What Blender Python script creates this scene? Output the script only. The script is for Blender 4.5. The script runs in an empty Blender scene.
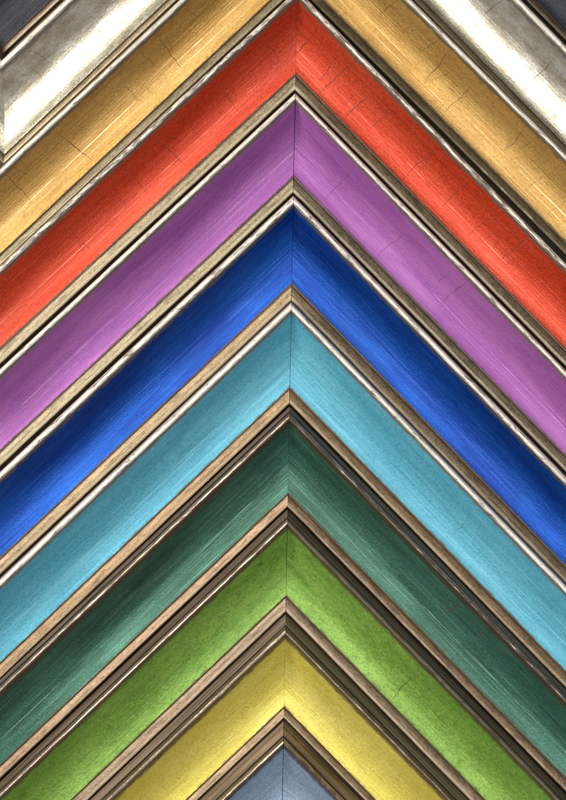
import bpy, bmesh, math, random
from mathutils import Vector, Matrix, noise
random.seed(7)
S = 0.0005            # one picture unit on the reference plane = 0.5 mm
ZR = 50.0             # height of the beads, the plane the measures refer to
D = 1800.0            # camera above that plane
CX, CY = 290.0, 200.0 # foot of the camera axis
K = math.pi/180
sc = bpy.context.scene
col = sc.collection

def unproj(x, y, z):
    f = (D+ZR-z)/D
    return CX+(x-CX)*f, CY+(y-CY)*f
def W(x, y, z=0): return Vector(((x-283)*S, (400-y)*S, z*S))

# ---------------------------------------------------------------- materials
class NT:
    def __init__(s, name):
        s.m = bpy.data.materials.new(name); s.m.use_nodes = True
        s.t = s.m.node_tree; s.n = s.t.nodes; s.l = s.t.links
        s.b = s.n['Principled BSDF']
    def node(s, typ, **kw):
        n = s.n.new(typ)
        for k, v in kw.items(): setattr(n, k, v)
        return n
    def put(s, sock, v):
        if hasattr(v, 'node'): s.l.new(v, sock)
        elif isinstance(v, tuple) and len(v) == 3 and sock.type == 'RGBA': sock.default_value = (*v, 1)
        else: sock.default_value = v
    def math(s, op, a, b=0.0, clamp=False):
        n = s.node('ShaderNodeMath', operation=op, use_clamp=clamp)
        s.put(n.inputs[0], a); s.put(n.inputs[1], b); return n.outputs[0]
    def mix(s, f, a, b, mode='MIX'):
        n = s.node('ShaderNodeMix', data_type='RGBA', blend_type=mode)
        s.put(n.inputs[0], f); s.put(n.inputs[6], a); s.put(n.inputs[7], b); return n.outputs[2]
    def ramp(s, v, lo, hi, a=0.0, b=1.0):
        n = s.node('ShaderNodeMapRange'); n.interpolation_type = 'SMOOTHSTEP'
        s.put(n.inputs[0], v)
        for i, q in enumerate((lo, hi, a, b)): s.put(n.inputs[i+1], q)
        return n.outputs[0]
    def coords(s):
        tc = s.node('ShaderNodeTexCoord'); oi = s.node('ShaderNodeObjectInfo')
        off = s.math('MULTIPLY', oi.outputs['Random'], 37.0)
        a = s.node('ShaderNodeVectorMath', operation='SCALE'); s.l.new(tc.outputs['Object'], a.inputs[0]); a.inputs[3].default_value = 1/S
        ad = s.node('ShaderNodeVectorMath', operation='ADD'); s.l.new(a.outputs[0], ad.inputs[0])
        cb = s.node('ShaderNodeCombineXYZ'); s.l.new(s.math('MULTIPLY', off, 50.0), cb.inputs[0]); s.l.new(off, cb.inputs[2]); s.l.new(cb.outputs[0], ad.inputs[1])
        sp = s.node('ShaderNodeSeparateXYZ'); s.l.new(tc.outputs['UV'], sp.inputs[0])
        s.p = ad.outputs[0]; s.u = sp.outputs[0]; s.v = sp.outputs[1]
    def noise(s, sx, sy, sz=None, detail=3, rough=.55, dist=0):
        mp = s.node('ShaderNodeVectorMath', operation='MULTIPLY'); s.l.new(s.p, mp.inputs[0])
        mp.inputs[1].default_value = (1/sx, 1/sy, 1/(sz or sy))
        n = s.node('ShaderNodeTexNoise'); s.l.new(mp.outputs[0], n.inputs['Vector'])
        n.inputs['Scale'].default_value = 1; n.inputs['Detail'].default_value = detail
        n.inputs['Roughness'].default_value = rough; n.inputs['Distortion'].default_value = dist
        return n.outputs[0]
    def bump(s, h, strength, dist):
        n = s.node('ShaderNodeBump'); s.put(n.inputs['Height'], h)
        n.inputs['Strength'].default_value = strength; n.inputs['Distance'].default_value = dist*S
        s.l.new(n.outputs[0], s.b.inputs['Normal'])

def lin(c):
    return tuple(((v/255)/12.92 if v/255 <= .04045 else ((v/255+.055)/1.055)**2.4) for v in c)

def face_material(name, base, light, metal=.55, rough=.38, speck=.25, streak=.35, blotch=0.0, ew=.05, edge=lin((120,108,92)), line=.5, coat=.28):
    """leaf and tinted lacquer over a scooped moulding"""
    t = NT(name); t.coords(); b = t.b
    cloud = t.noise(150, 26, detail=4, rough=.6)
    long = t.noise(110, 40, detail=2)
    st = t.noise(105, 1.7, 1.7, detail=4, rough=.65, dist=.35)
    st2 = t.noise(70, 4.0, 4.0, detail=3)
    sp = t.noise(2.6, 1.7, 1.7, detail=4, rough=.75)
    sp2 = t.noise(9, 6, 6, detail=4, rough=.65)
    c = t.mix(t.ramp(cloud, .25, .85), base, light)
    c = t.mix(t.math('MULTIPLY', t.ramp(sp, .52, .34), min(1, speck*1.9), True), c, tuple(q*.42 for q in base))
    c = t.mix(t.math('MULTIPLY', t.ramp(sp, .52, .68), min(1, speck*1.3), True), c, tuple(min(1, q*1.35+.02) for q in light))
    c = t.mix(t.math('MULTIPLY', t.ramp(sp2, .55, .8), speck*1.2, True), c, tuple(q*.55 for q in base))
    c = t.mix(t.math('MULTIPLY', t.ramp(st, .52, .72), streak, True), c, tuple(min(1, q*1.5+.05) for q in light))
    c = t.mix(t.math('MULTIPLY', t.ramp(st2, .48, .30), streak*.8, True), c, tuple(q*.5 for q in base))
    if blotch:
        bl = t.noise(13, 8, detail=6, rough=.72)
        c = t.mix(t.math('MULTIPLY', t.ramp(bl, .53, .33), blotch, True), c, tuple(q*.5 for q in base))
        dots = t.noise(7, 6, detail=2)
        c = t.mix(t.math('MULTIPLY', t.ramp(dots, .70, .76), blotch*1.4, True), c, tuple(q*.3 for q in base))
    # ridge highlights along the belly of the scoop, put into the colour
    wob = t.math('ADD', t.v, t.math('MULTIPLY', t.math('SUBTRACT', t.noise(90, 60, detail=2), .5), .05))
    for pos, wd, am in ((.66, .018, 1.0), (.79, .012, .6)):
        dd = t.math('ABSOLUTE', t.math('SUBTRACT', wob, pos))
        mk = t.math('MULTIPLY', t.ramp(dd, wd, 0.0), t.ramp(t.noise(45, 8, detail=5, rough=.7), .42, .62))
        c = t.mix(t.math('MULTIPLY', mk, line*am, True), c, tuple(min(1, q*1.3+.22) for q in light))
    # edges: the leaf is rubbed through next to the bead; dark brown by the lip
    n1 = t.noise(10, 3, detail=6, rough=.75)
    e1 = t.math('ADD', t.v, t.math('MULTIPLY', t.math('SUBTRACT', n1, .5), .17))
    c = t.mix(t.math('MULTIPLY', t.ramp(e1, ew, ew*.25), .9), c, edge)
    c = t.mix(t.math('MULTIPLY', t.ramp(e1, .975, 1.0), .6), c, lin((70,55,40)))
    t.put(b.inputs['Base Color'], c)
    b.inputs['Metallic'].default_value = min(.9, metal+.2)
    r = t.math('ADD', t.math('MULTIPLY', sp, .22), rough-.01)
    r = t.math('SUBTRACT', r, t.math('MULTIPLY', t.ramp(st, .5, .75), .08))
    r = t.math('ADD', r, t.math('MULTIPLY', t.math('SUBTRACT', long, .5), .35))
    t.put(b.inputs['Roughness'], r)
    h = t.math('ADD', t.math('MULTIPLY', st, 1.0), t.math('MULTIPLY', sp, 1.1))
    t.bump(h, .5, .7)
    b.inputs['Specular IOR Level'].default_value = .22
    b.inputs['Coat Weight'].default_value = coat; b.inputs['Coat Roughness'].default_value = .27
    t.l.new(t.b.inputs['Normal'].links[0].from_socket, b.inputs['Coat Normal'])
    return t.m

def silver_material(name):
    t = NT(name); t.coords(); b = t.b
    sp = t.noise(2.6, 1.6, detail=5, rough=.7); big = t.noise(30, 14, detail=5, rough=.65); st = t.noise(60, 2.2, detail=3)
    c = t.mix(t.ramp(big, .35, .7), lin((190,180,158)), lin((236,232,222)))
    fl = t.noise(14, 7, detail=6, rough=.75)
    c = t.mix(t.math('MULTIPLY', t.ramp(fl, .54, .68), .55), c, lin((138,122,94)))
    pat = t.ramp(t.math('ADD', t.v, t.math('MULTIPLY', t.math('SUBTRACT', fl, .5), .35)), .72, .92)
    c = t.mix(t.math('MULTIPLY', pat, .45), c, lin((160,152,120)))
    c = t.mix(t.math('MULTIPLY', t.ramp(sp, .47, .3), .5), c, lin((120,105,84)))
    e = t.math('ADD', t.v, t.math('MULTIPLY', t.math('SUBTRACT', t.noise(8, 4, detail=4), .5), .1))
    c = t.mix(t.ramp(e, .06, .01), c, lin((150,145,140)))
    t.put(b.inputs['Base Color'], c); b.inputs['Metallic'].default_value = .8
    t.put(b.inputs['Roughness'], t.math('ADD', t.math('ADD', t.math('MULTIPLY', sp, .28), .14), t.math('MULTIPLY', t.ramp(fl, .5, .7), .18)))
    t.bump(t.math('ADD', sp, t.math('MULTIPLY', st, .8)), .4, .5)
    return t.m

def bead_material(name, clean, worn, amount=.5, metal=.1):
    t = NT(name); t.coords(); b = t.b
    n = t.noise(17, 3.2, detail=5, rough=.72, dist=.4); st = t.noise(50, 1.7, detail=4, rough=.65)
    n2 = t.noise(3.5, 1.8, detail=4, rough=.7)
    c = t.mix(t.math('MULTIPLY', t.ramp(n, .56-.22*amount, .66-.2*amount), .9), clean, worn)
    c = t.mix(t.math('MULTIPLY', t.ramp(st, .52, .32), .45), c, worn)
    c = t.mix(t.math('MULTIPLY', t.ramp(n2, .5, .3), .5), c, worn)
    e = t.math('ADD', t.v, t.math('MULTIPLY', t.math('ADD', t.math('SUBTRACT', n, .5), t.math('MULTIPLY', t.math('SUBTRACT', n2, .5), .7)), .9))
    c = t.mix(t.math('MULTIPLY', t.ramp(e, .52+.13*(metal < .5), .78+.14*(metal < .5)), .85), c, lin((104,94,84)))
    t.put(b.inputs['Base Color'], c); b.inputs['Metallic'].default_value = metal
    t.put(b.inputs['Roughness'], t.math('ADD', t.math('MULTIPLY', n, .3), .2))
    t.bump(t.math('ADD', n2, st), .45, .5)
    return t.m

def lip_material(name, base, dark, edge_glint=.5):
    edge_glint *= .65
    base = tuple(q*.66 for q in base)
    t = NT(name); t.coords(); b = t.b
    n = t.noise(12, 5, detail=5, rough=.65); sp = t.noise(2.8, 1.5, detail=4, rough=.7); st = t.noise(80, 1.8, detail=4)
    c = t.mix(t.ramp(n, .35, .68), base, tuple(min(1, q*1.25) for q in base))
    c = t.mix(t.math('MULTIPLY', t.ramp(sp, .54, .34), .7), c, dark)
    pt = t.noise(26, 6, detail=6, rough=.78)
    c = t.mix(t.math('MULTIPLY', t.ramp(pt, .46, .64), .7), c, dark)
    c = t.mix(t.math('MULTIPLY', t.ramp(st, .5, .32), .45), c, dark)
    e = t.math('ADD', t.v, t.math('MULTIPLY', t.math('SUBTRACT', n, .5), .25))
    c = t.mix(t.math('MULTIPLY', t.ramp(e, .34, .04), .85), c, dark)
    edge = t.math('MULTIPLY', t.math('MULTIPLY', t.ramp(e, .62, .74), t.ramp(e, 1.0, .9)), edge_glint)
    c = t.mix(edge, c, lin((206,192,160)))  # cream highlight on the lip's rounded inner edge, painted into its colour
    t.put(b.inputs['Base Color'], c); b.inputs['Metallic'].default_value = .45
    t.put(b.inputs['Roughness'], t.math('ADD', t.math('MULTIPLY', sp, .3), .28))
    t.bump(t.math('ADD', sp, st), .5, .6)
    return t.m

def side_material(name, base, dark):
    t = NT(name); t.coords(); b = t.b
    st = t.noise(120, 2.2, 2.2, detail=5, rough=.65); n = t.noise(16, 7, 7, detail=5, rough=.7)
    c = t.mix(t.ramp(st, .35, .65), dark, base)
    c = t.mix(t.math('MULTIPLY', t.ramp(n, .55, .8), .5), c, tuple(min(1, q*1.7) for q in base))
    t.put(b.inputs['Base Color'], c)
    t.put(b.inputs['Roughness'], t.math('ADD', t.math('MULTIPLY', n, .25), .4))
    t.bump(t.math('ADD', st, n), .5, .8)
    return t.m

def plain_material(name, c, rough=.7):
    t = NT(name); t.coords(); n = t.noise(3, 3, detail=4)
    t.put(t.b.inputs['Base Color'], t.mix(n, tuple(q*.7 for q in c), tuple(q*1.2 for q in c)))
    t.b.inputs['Roughness'].default_value = rough
    return t.m

M_crack = plain_material('crack_dirt', (.085,.035,.018), .8)
M_side_u = side_material('side_umber', lin((134,114,94)), lin((60,47,38)))
M_side_l = side_material('side_taupe', lin((158,138,120)), lin((80,64,54)))

# ---------------------------------------------------------------- geometry
def strip(name, parent, ring, ntop, rail, mats, cracks=(), wob=.25, seed=0, vrange=None, mat_fn=None, loc=None):
    """closed cross-section `ring` [(u,z)] extruded along the rail; the first ntop points are its upper side"""
    sgn, ct, L0, L1 = rail['sgn'], rail['cot'], rail['x0'], rail['x1']
    me = bpy.data.meshes.new(name); bm = bmesh.new(); uvl = bm.loops.layers.uv.new('UVMap')
    n = max(2, int((L1-L0)/4)); ul = vrange or (ring[0][0], ring[ntop-1][0])
    rows = []
    for i in range(n+1):
        f = i/n; row = []
        for j, (u, z) in enumerate(ring):
            x = (L0+u*ct) + f*(L1-L0)
            w = noise.noise(Vector((x*.035, seed*7.1, 0)))*wob + noise.noise(Vector((x*.17, seed*3.3+5, u*.2)))*wob*.5
            uu = u; zz = z
            if j < ntop: uu = u + w*.5; zz = z + w*.6
            row.append(bm.verts.new((sgn*x*S, uu*S, zz*S)))
        rows.append(row)
    m = len(ring)
    def uvset(fc, xs, us):
        for lp, xx, uu in zip(fc.loops, xs, us):
            lp[uvl].uv = (xx/100, (uu-ul[0])/max(1e-6, ul[1]-ul[0]))
    for i in range(n):
        for j in range(m):
            k = (j+1) % m
            vs = [rows[i][j], rows[i+1][j], rows[i+1][k], rows[i][k]]
            us = [ring[j][0], ring[j][0], ring[k][0], ring[k][0]]; xs = [i*4, (i+1)*4, (i+1)*4, i*4]
            if sgn > 0: pass
            else: vs.reverse(); us.reverse(); xs.reverse()
            fc = bm.faces.new(vs); uvset(fc, xs, us); fc.smooth = True
    for row, rev in ((rows[0], sgn > 0), (rows[-1], sgn < 0)):
        vs = list(row)
        if rev is False: vs.reverse()
        fc = bm.faces.new(vs); uvset(fc, [0]*m, [0]*m)
    # hairline cracks in the lacquer: thin dark seams following the surface
    tops = ring[:ntop]
    def surf(u):
        for (u0, z0), (u1, z1) in zip(tops, tops[1:]):
            if u0 <= u <= u1: return z0+(z1-z0)*(u-u0)/max(1e-6, u1-u0)
        return tops[-1][1] if u > tops[-1][0] else tops[0][1]
    for (cx, v0, v1, lean, wd) in cracks:
        U0, U1 = ul; N = 14; prev = None; rr = random.Random(int(cx*13+v0*100))
        ox = 0
        for q in range(N+1):
            v = v0+(v1-v0)*q/N; u = U0+(U1-U0)*v; ox += rr.uniform(-.75, .75)
            x = L0+cx+lean*(v-v0)*(U1-U0)+ox
            h = .62*wd*(.3+.65*math.sin(math.pi*min(1, max(0, (q+.3)/(N+.6)))))*rr.uniform(.6, 1.2)*.5
            z = surf(u)+.16
            cur = (bm.verts.new((sgn*(x-h)*S, u*S, z*S)), bm.verts.new((sgn*(x+h)*S, u*S, z*S)))
            if prev:
                vs = [prev[0], prev[1], cur[1], cur[0]]
                if sgn < 0: vs.reverse()
                fc = bm.faces.new(vs); fc.material_index = 1
            prev = cur
    bmesh.ops.recalc_face_normals(bm, faces=[f for f in bm.faces if f.material_index == 0])
    bm.to_mesh(me); bm.free()
    for mt in mats: me.materials.append(mt)
    me.set_sharp_from_angle(angle=38*K)
    o = bpy.data.objects.new(name, me); col.objects.link(o); o.parent = parent
    if loc: o.location = loc
    return o

def closed(top, th):
    return list(top)+[(u, z-th) for u, z in reversed(top)]

def make_rail(root, side, F, mats, x1, x0=0.0, cracks=(), seed=0):
    """one mitred length of moulding. F: profile in units: bw bead, fw face, lw lip, flare"""
    m = F['mL'] if side == 'L' else F['mR']
    a = math.atan(m); half = (math.pi-math.atan(F['mL'])-math.atan(F['mR']))/2
    rail = dict(sgn=1 if side == 'L' else -1, cot=1/math.tan(half), x0=x0+F.get('gap', .3), x1=x1)
    e = math.pi+a if side == 'L' else math.pi-a       # local x: down-left (L) or up-left (R)
    bw, fw, lw, fl = F['bw'], F['fw'], F['lw'], F['flare']
    b0, b1 = 0, bw
    zf = F.get('zf', 18.0); zb = 45.0
    # wooden body under everything
    pts = [(-fl, 0), (-fl, 17), (-fl*.93, 20), (-fl*.12-.1, 34.5), (0, 37.3), (.25, 37.6)] + ([(.9, 33), (1.9, 33), (2.2, 40.5)] if F['groove'] else [(1.5, 38.6), (1.7, 40.5)]) + [(bw, 42.0)]
    nf = 8; fd = zb-zf
    def sz(t): return zf + fd*((max(0, .88-t))/.88)**2 + (.9*((t-.88)/.12)**2 if t > .88 else 0)
    for i in range(1, nf+1): t = i/nf; pts.append((bw+fw*t, min(42-.2, sz(t)-2.2)))
    wI = bw+fw+lw
    pts += [(wI-.5, zf-2.2), (wI-.5, 8), (wI-4, 6), (wI-4, 0)]
    body = strip('rail', root, pts, len(pts), rail, [mats['side']], wob=.12, seed=seed)
    body.rotation_euler = (0, 0, e)
    # bead
    g0 = 1.5 if F['groove'] else 0.0
    r = (bw-g0)*.5; bt = [(g0+0.2, 39.8)]
    for k in range(9):
        an = math.pi*(1-k/8); bt.append((g0+r+(r-.15)*math.cos(an), 44.3+4.7*math.sin(an)))
    bt.append((bw-.05, zb+.1))
    bt2 = [(u, z) for u, z in bt]
    strip('outer_bead', body, bt2+[(bw-.05, 42.2), (g0+.9, 40.7)], len(bt2), rail, [mats['bead']], wob=.4, seed=seed+1)
    # scooped face
    nt = 22
    ft = [(bw+fw*i/nt, sz(i/nt)) for i in range(nt+1)]
    strip('coloured_face', body, closed(ft, 1.8), len(ft), rail, [mats['face'], M_crack], cracks=cracks, wob=.3, seed=seed+2)
    # inner lip
    c = bw+fw
    lt = [(c+.15, zf-.6), (c+.1*lw, zf-.9), (c+.2*lw, zf+.5), (c+.45*lw, zf+1.8), (c+.7*lw, zf+2.9),
          (c+.84*lw, zf+3.2), (c+.94*lw, zf+2.7), (c+lw, zf+1.2), (c+lw+.2, zf-1.5)]
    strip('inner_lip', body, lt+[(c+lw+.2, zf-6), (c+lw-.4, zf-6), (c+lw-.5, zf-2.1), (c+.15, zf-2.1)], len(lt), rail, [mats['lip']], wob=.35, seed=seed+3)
    return body

# name, label, (a,b,c,d) heights on the mitre line, slopes L/R, lengths, materials, cracks
def bx(y): return 297.2-.0186*y      # mitre line of the stack
bead_w = lambda n, w=.3, c=(226,222,212): bead_material(n, lin(c), lin((96,80,64)), w, .1 if c[0] > 200 else .6)
lip_k  = lambda n, c, d, edge_glint=.5: lip_material(n, lin(c), lin(d), edge_glint)
FR = [
 dict(key='black',  abcd=(-330,-322,-238,-229), m=(.95,1.02), gap=.3,
      label='near-black frame corner with pewter lip, cut off by the top corners of the picture',
      face=face_material('black_face', (.012,.014,.02), (.03,.034,.045), metal=.3, rough=.4, line=.1), lip=((172,152,128),(80,62,48)), bead=.3, flare=0),
 dict(key='silver', abcd=(-224,-214,-126,-116), m=(.95,1.02), gap=.3,
      label='bright silver leaf frame corner between the black one and the gold one',
      face=silver_material('silver_face'), lip=((168,152,120),(84,72,50)), bead=.0, flare=0),
 dict(key='gold',   abcd=(-112,-104,-26,-12.8), m=(.94,1.0), gap=.3,
      label='antique gold frame corner with crackled scoop, just above the red one',
      face=face_material('gold_face', (.42,.22,.045), (.66,.42,.14), metal=0.5, blotch=0.15, rough=.34, speck=0.2, streak=.3, line=1.0), lip=((150,138,108),(72,62,44)), bead=.1, flare=0),
 dict(key='red',    abcd=(-10.8,-2,73.3,90.5), m=(.93,1.022), gap=.1,
      label='scarlet red frame corner with dark hairline cracks, between gold and purple',
      face=face_material('red_face', (.50,.032,.004), (.66,.085,.034), coat=0.34, metal=.45, rough=.38, speck=0.26, streak=.3, line=.45), lip=((172,158,128),(76,66,48)), bead=.55, flare=0),
 dict(key='purple', abcd=(93,101,176,193), m=(.935,1.026), gap=.45,
      label='lilac purple frame corner between the scarlet one and the royal blue one',
      face=face_material('purple_face', (.26,.068,.30), (.43,.155,.43), metal=.25, rough=.42, speck=.10, streak=.22, line=.35), lip=((176,162,130),(80,70,52)), bead=.1, flare=0),
 dict(key='blue',   abcd=(195.8,205.5,283,301.4), m=(.942,1.031), gap=.3,
      label='royal blue frame corner between the lilac purple one and the turquoise one',
      face=face_material('blue_face', (.001,.034,.26), (.012,.115,.52), metal=.6, rough=.36, speck=.12, streak=0.3, line=0.12, coat=.2), lip=((184,160,122),(88,70,48)), bead=.2, flare=0),
 dict(key='teal',   abcd=(302.5,312,387,404), m=(.95,1.03), gap=.35,
      label='turquoise frame corner between the royal blue one and the dark bottle green one',
      face=face_material('teal_face', (.06,.31,.44), (.15,.47,.59), metal=.15, rough=.4, speck=.2, streak=.3, line=.3), lip=((180,150,112),(92,70,48)), bead=.05, flare=0),
 dict(key='dkgreen',abcd=(411,421,493,507), m=(.945,1.025), gap=.15,
      label='dark bottle green frame corner between the turquoise one and the grass green one',
      face=face_material('bottle_green_face', edge=lin((92,74,58)), ew=.085, base=(.020,.085,.050), light=(.09,.24,.175), metal=.5, rough=.38, speck=.2, streak=.5, line=.6), lip=((182,152,122),(92,70,52)), bead=.6, flare=1),
 dict(key='green',  abcd=(517,526,595,612), m=(.95,1.025), gap=.3,
      label='grass green frame corner between the bottle green one and the yellow one',
      face=face_material('grass_green_face', edge=lin((92,74,58)), ew=.085, base=(.15,.31,.04), light=(.31,.50,.10), metal=.35, rough=.44, speck=.3, streak=.12, blotch=.45, line=.1), lip=((172,148,122),(86,68,52)), bead=.25, flare=1.5),
 dict(key='yellow', abcd=(625,636,706,718), m=(.95,1.02), gap=.1,
      label='lemon yellow frame corner between the grass green one and the slate blue one',
      face=face_material('yellow_face', edge=lin((92,74,58)), ew=.085, base=(.64,.54,.07), light=(.78,.69,.19), metal=.35, rough=.44, speck=.2, blotch=.2, streak=.2, line=.1), lip=((178,154,124),(92,72,54)), bead=.9, flare=2),
 dict(key='slate',  abcd=(736,745,822,836), m=(.95,1.02), gap=.4,
      label='slate blue frame corner at the bottom edge, below the yellow one',
      face=face_material('slate_face', edge=lin((92,74,58)), ew=.085, base=(.30,.42,.60), light=(.48,.60,.74), metal=.5, rough=.38, speck=.2, streak=.3, line=.1), lip=((172,148,120),(86,68,50)), bead=.5, flare=4),
]
CR = {  # side: (distance from the mitre, from, to across the face, lean, width)
 ('gold','R'): [(150,.0,.5,.0,1.0),(176,.15,.6,.1,.8),(206,.0,.42,-.1,1.1),(222,.1,.75,.1,1.3),(262,.2,.9,.0,1.0),(330,.1,.6,.0,1.0)],
 ('gold','L'): [(205,.1,.8,.1,1.2),(228,.0,.5,.0,.8),(262,.3,.8,.1,.7),(345,.1,.9,-.1,1.2),(410,.0,.7,.1,1.2)],
 ('silver','R'): [(212,.0,.75,.0,1.3),(252,.0,.55,.1,.9),(300,.1,.5,.0,1.0),(380,.1,.9,.0,1.0)],
 ('silver','L'): [(385,.1,.45,-.2,1.0)],
 ('red','R'): [(22,.15,.95,.05,1.1),(40,.1,1.0,.1,1.5),(75,.2,.8,.1,1.1),(92,.0,.95,.0,1.3),(127,.25,.9,-.1,1.5),(150,.1,.7,.1,1.1),(212,.1,.9,.0,1.2),(258,.15,.8,.1,1.1),(300,.3,.9,.0,.9),(340,.1,.7,.0,1.0)],
 ('red','L'): [(60,.1,.7,.0,.9),(120,.0,.8,.15,1.1),(172,.1,.6,.0,.9),(205,.2,.9,-.1,1.1),(244,.1,.7,.1,1.0),(330,.1,.8,.0,1.0)],
 ('purple','R'): [(95,.2,.9,.1,.7),(178,.3,.9,.0,.7),(255,.1,.7,.0,.8)],
 ('teal','R'): [(280,.3,.8,.1,.5)],
 ('dkgreen','R'): [(258,.0,.6,.1,1.1),(140,.4,.9,.0,.7)],
 ('green','R'): [(207,.35,.95,.1,1.3)],
}
rc = random.Random(21)
for key, n in (('gold', 12), ('red', 12), ('silver', 6), ('purple', 1), ('dkgreen', 1)):
    for sd in 'LR':
        CR.setdefault((key, sd), [])
        for q in range(n):
            v0 = rc.uniform(0, .6); CR[(key, sd)].append((rc.uniform(15, 420), v0, min(1, v0+rc.uniform(.15, .45)), rc.uniform(-.3, .3), rc.uniform(.35, .75)))
GROUP = 'nested chevron frame corner samples'

PREV = None
def profile(f):
    a, b, c, d = f['abcd']
    ya = unproj(0, a, 44)[1]; yb = unproj(0, b, 45)[1]; yc = unproj(0, c, 18)[1]; yd = unproj(0, d, 20)[1]
    k = math.sin((math.pi-math.atan(f['m'][0])-math.atan(f['m'][1]))/2)/math.cos(1.06*K)
    global PREV
    g = (ya-PREV)*k if PREV is not None else 2; PREV = yd
    f['flare'] = max(0.0, g-1.7)
    print('GAP', f['key'], round(g, 2))
    return dict(bw=(yb-ya)*k, fw=(yc-yb)*k, lw=(yd-yc)*k, flare=f['flare'], mL=f['m'][0], mR=f['m'][1], gap=f['gap'], groove=f['key'] in ('dkgreen','green','yellow','slate')), ya

def mats_of(f):
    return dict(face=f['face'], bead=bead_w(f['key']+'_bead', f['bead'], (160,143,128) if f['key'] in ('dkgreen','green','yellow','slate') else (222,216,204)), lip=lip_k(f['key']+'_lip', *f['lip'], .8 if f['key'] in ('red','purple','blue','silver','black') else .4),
                side=M_side_l if f['key'] in ('yellow','slate') else M_side_u)
for i, f in enumerate(FR):
    P, ya = profile(f)
    x = bx(f['abcd'][0]); xa = unproj(x, 0, 44)[0]
    root = bpy.data.objects.new('frame_corner', None); col.objects.link(root)
    root.location = W(xa, ya, 0); root.empty_display_size = .02
    root['label'] = f['label']; root['category'] = 'frame corner'; root['group'] = GROUP
    M = mats_of(f); f['M'] = M; f['P'] = P; f['apex'] = (xa, ya)
    for side in 'LR':
        m = f['m'][0 if side == 'L' else 1]
        reach = ((xa+95) if side == 'L' else (566-xa+95))*math.sqrt(1+m*m)
        if f['key'] in ('silver', 'black') and side == 'L':
            reach = (xa-(-4.5 if f['key']=='black' else 1.2))*math.sqrt(1+m*m)
        make_rail(root, side, P, M, reach, cracks=CR.get((f['key'], side), ()), seed=i*20+(7 if side == 'R' else 0))

# the next silver corner, whose mitred end meets the first at the picture's left edge
f = FR[1]; P = dict(f['P'], gap=0.0)
root = bpy.data.objects.new('frame_corner', None); col.objects.link(root)
root['label'] = 'narrow sliver of a second polished silver corner at the extreme left edge of the picture'
root['category'] = 'frame corner'; root['group'] = GROUP
xe = 1.2
ys = f['apex']
ye = ys[1]+(ys[0]-xe)*P['mL']
px = -110.0; root.location = W(px, ye-(xe-px)*P['mR'], 0)
make_rail(root, 'R', P, f['M'], (xe-px)*math.sqrt(1+P['mR']**2), seed=333)

# board they lie on
bm = bmesh.new()
bmesh.ops.create_grid(bm, x_segments=2, y_segments=2, size=1.0)
me = bpy.data.meshes.new('display_board'); bm.to_mesh(me); bm.free()
board = bpy.data.objects.new('display_board', me); col.objects.link(board)
t = NT('board'); t.coords(); n = t.noise(5, 5, detail=5)
t.put(t.b.inputs['Base Color'], t.mix(n, (.045,.034,.024), (.11,.085,.06))); t.b.inputs['Roughness'].default_value = .9
me.materials.append(t.m); board['kind'] = 'structure'
board.location = (0, 0, -.0002)

# ---------------------------------------------------------------- light
w = bpy.data.worlds.new('World'); sc.world = w; w.use_nodes = True
bg = w.node_tree.nodes['Background']; bg.inputs[0].default_value = (.93,.97,1.0,1); bg.inputs[1].default_value = .09
def area(name, loc, aim, sx, sy, e, c):
    l = bpy.data.lights.new(name, 'AREA'); l.shape = 'RECTANGLE'; l.size = sx; l.size_y = sy; l.energy = e; l.color = c
    o = bpy.data.objects.new(name, l); col.objects.link(o); o.location = loc
    o.rotation_euler = (Vector(aim)-Vector(loc)).to_track_quat('-Z', 'Y').to_euler(); return o
area('softbox', (0, -.25, 1.5), (0, 0, 0), 1.0, .85, 20.5, (1, .98, .95))
area('side_lamp', (-1.3, .75, .95), (0, 0, 0), .3, .3, 30, (1, .94, .84))

# ---------------------------------------------------------------- camera
cd = bpy.data.cameras.new('camera'); cam = bpy.data.objects.new('camera', cd); col.objects.link(cam)
cam.location = W(CX, CY, ZR+D); cam.rotation_euler = (0, 0, 0)
cd.sensor_fit = 'VERTICAL'; cd.sensor_height = 24; cd.lens = 24*D/800
cd.shift_x = (283-CX)/800; cd.shift_y = -(400-CY)/800
cd.clip_start = .01; cd.clip_end = 50
sc.camera = cam
vs = sc.view_settings; vs.view_transform = 'Standard'; vs.look = 'None'; vs.exposure = 0; vs.gamma = 1; vs.use_curve_mapping = False
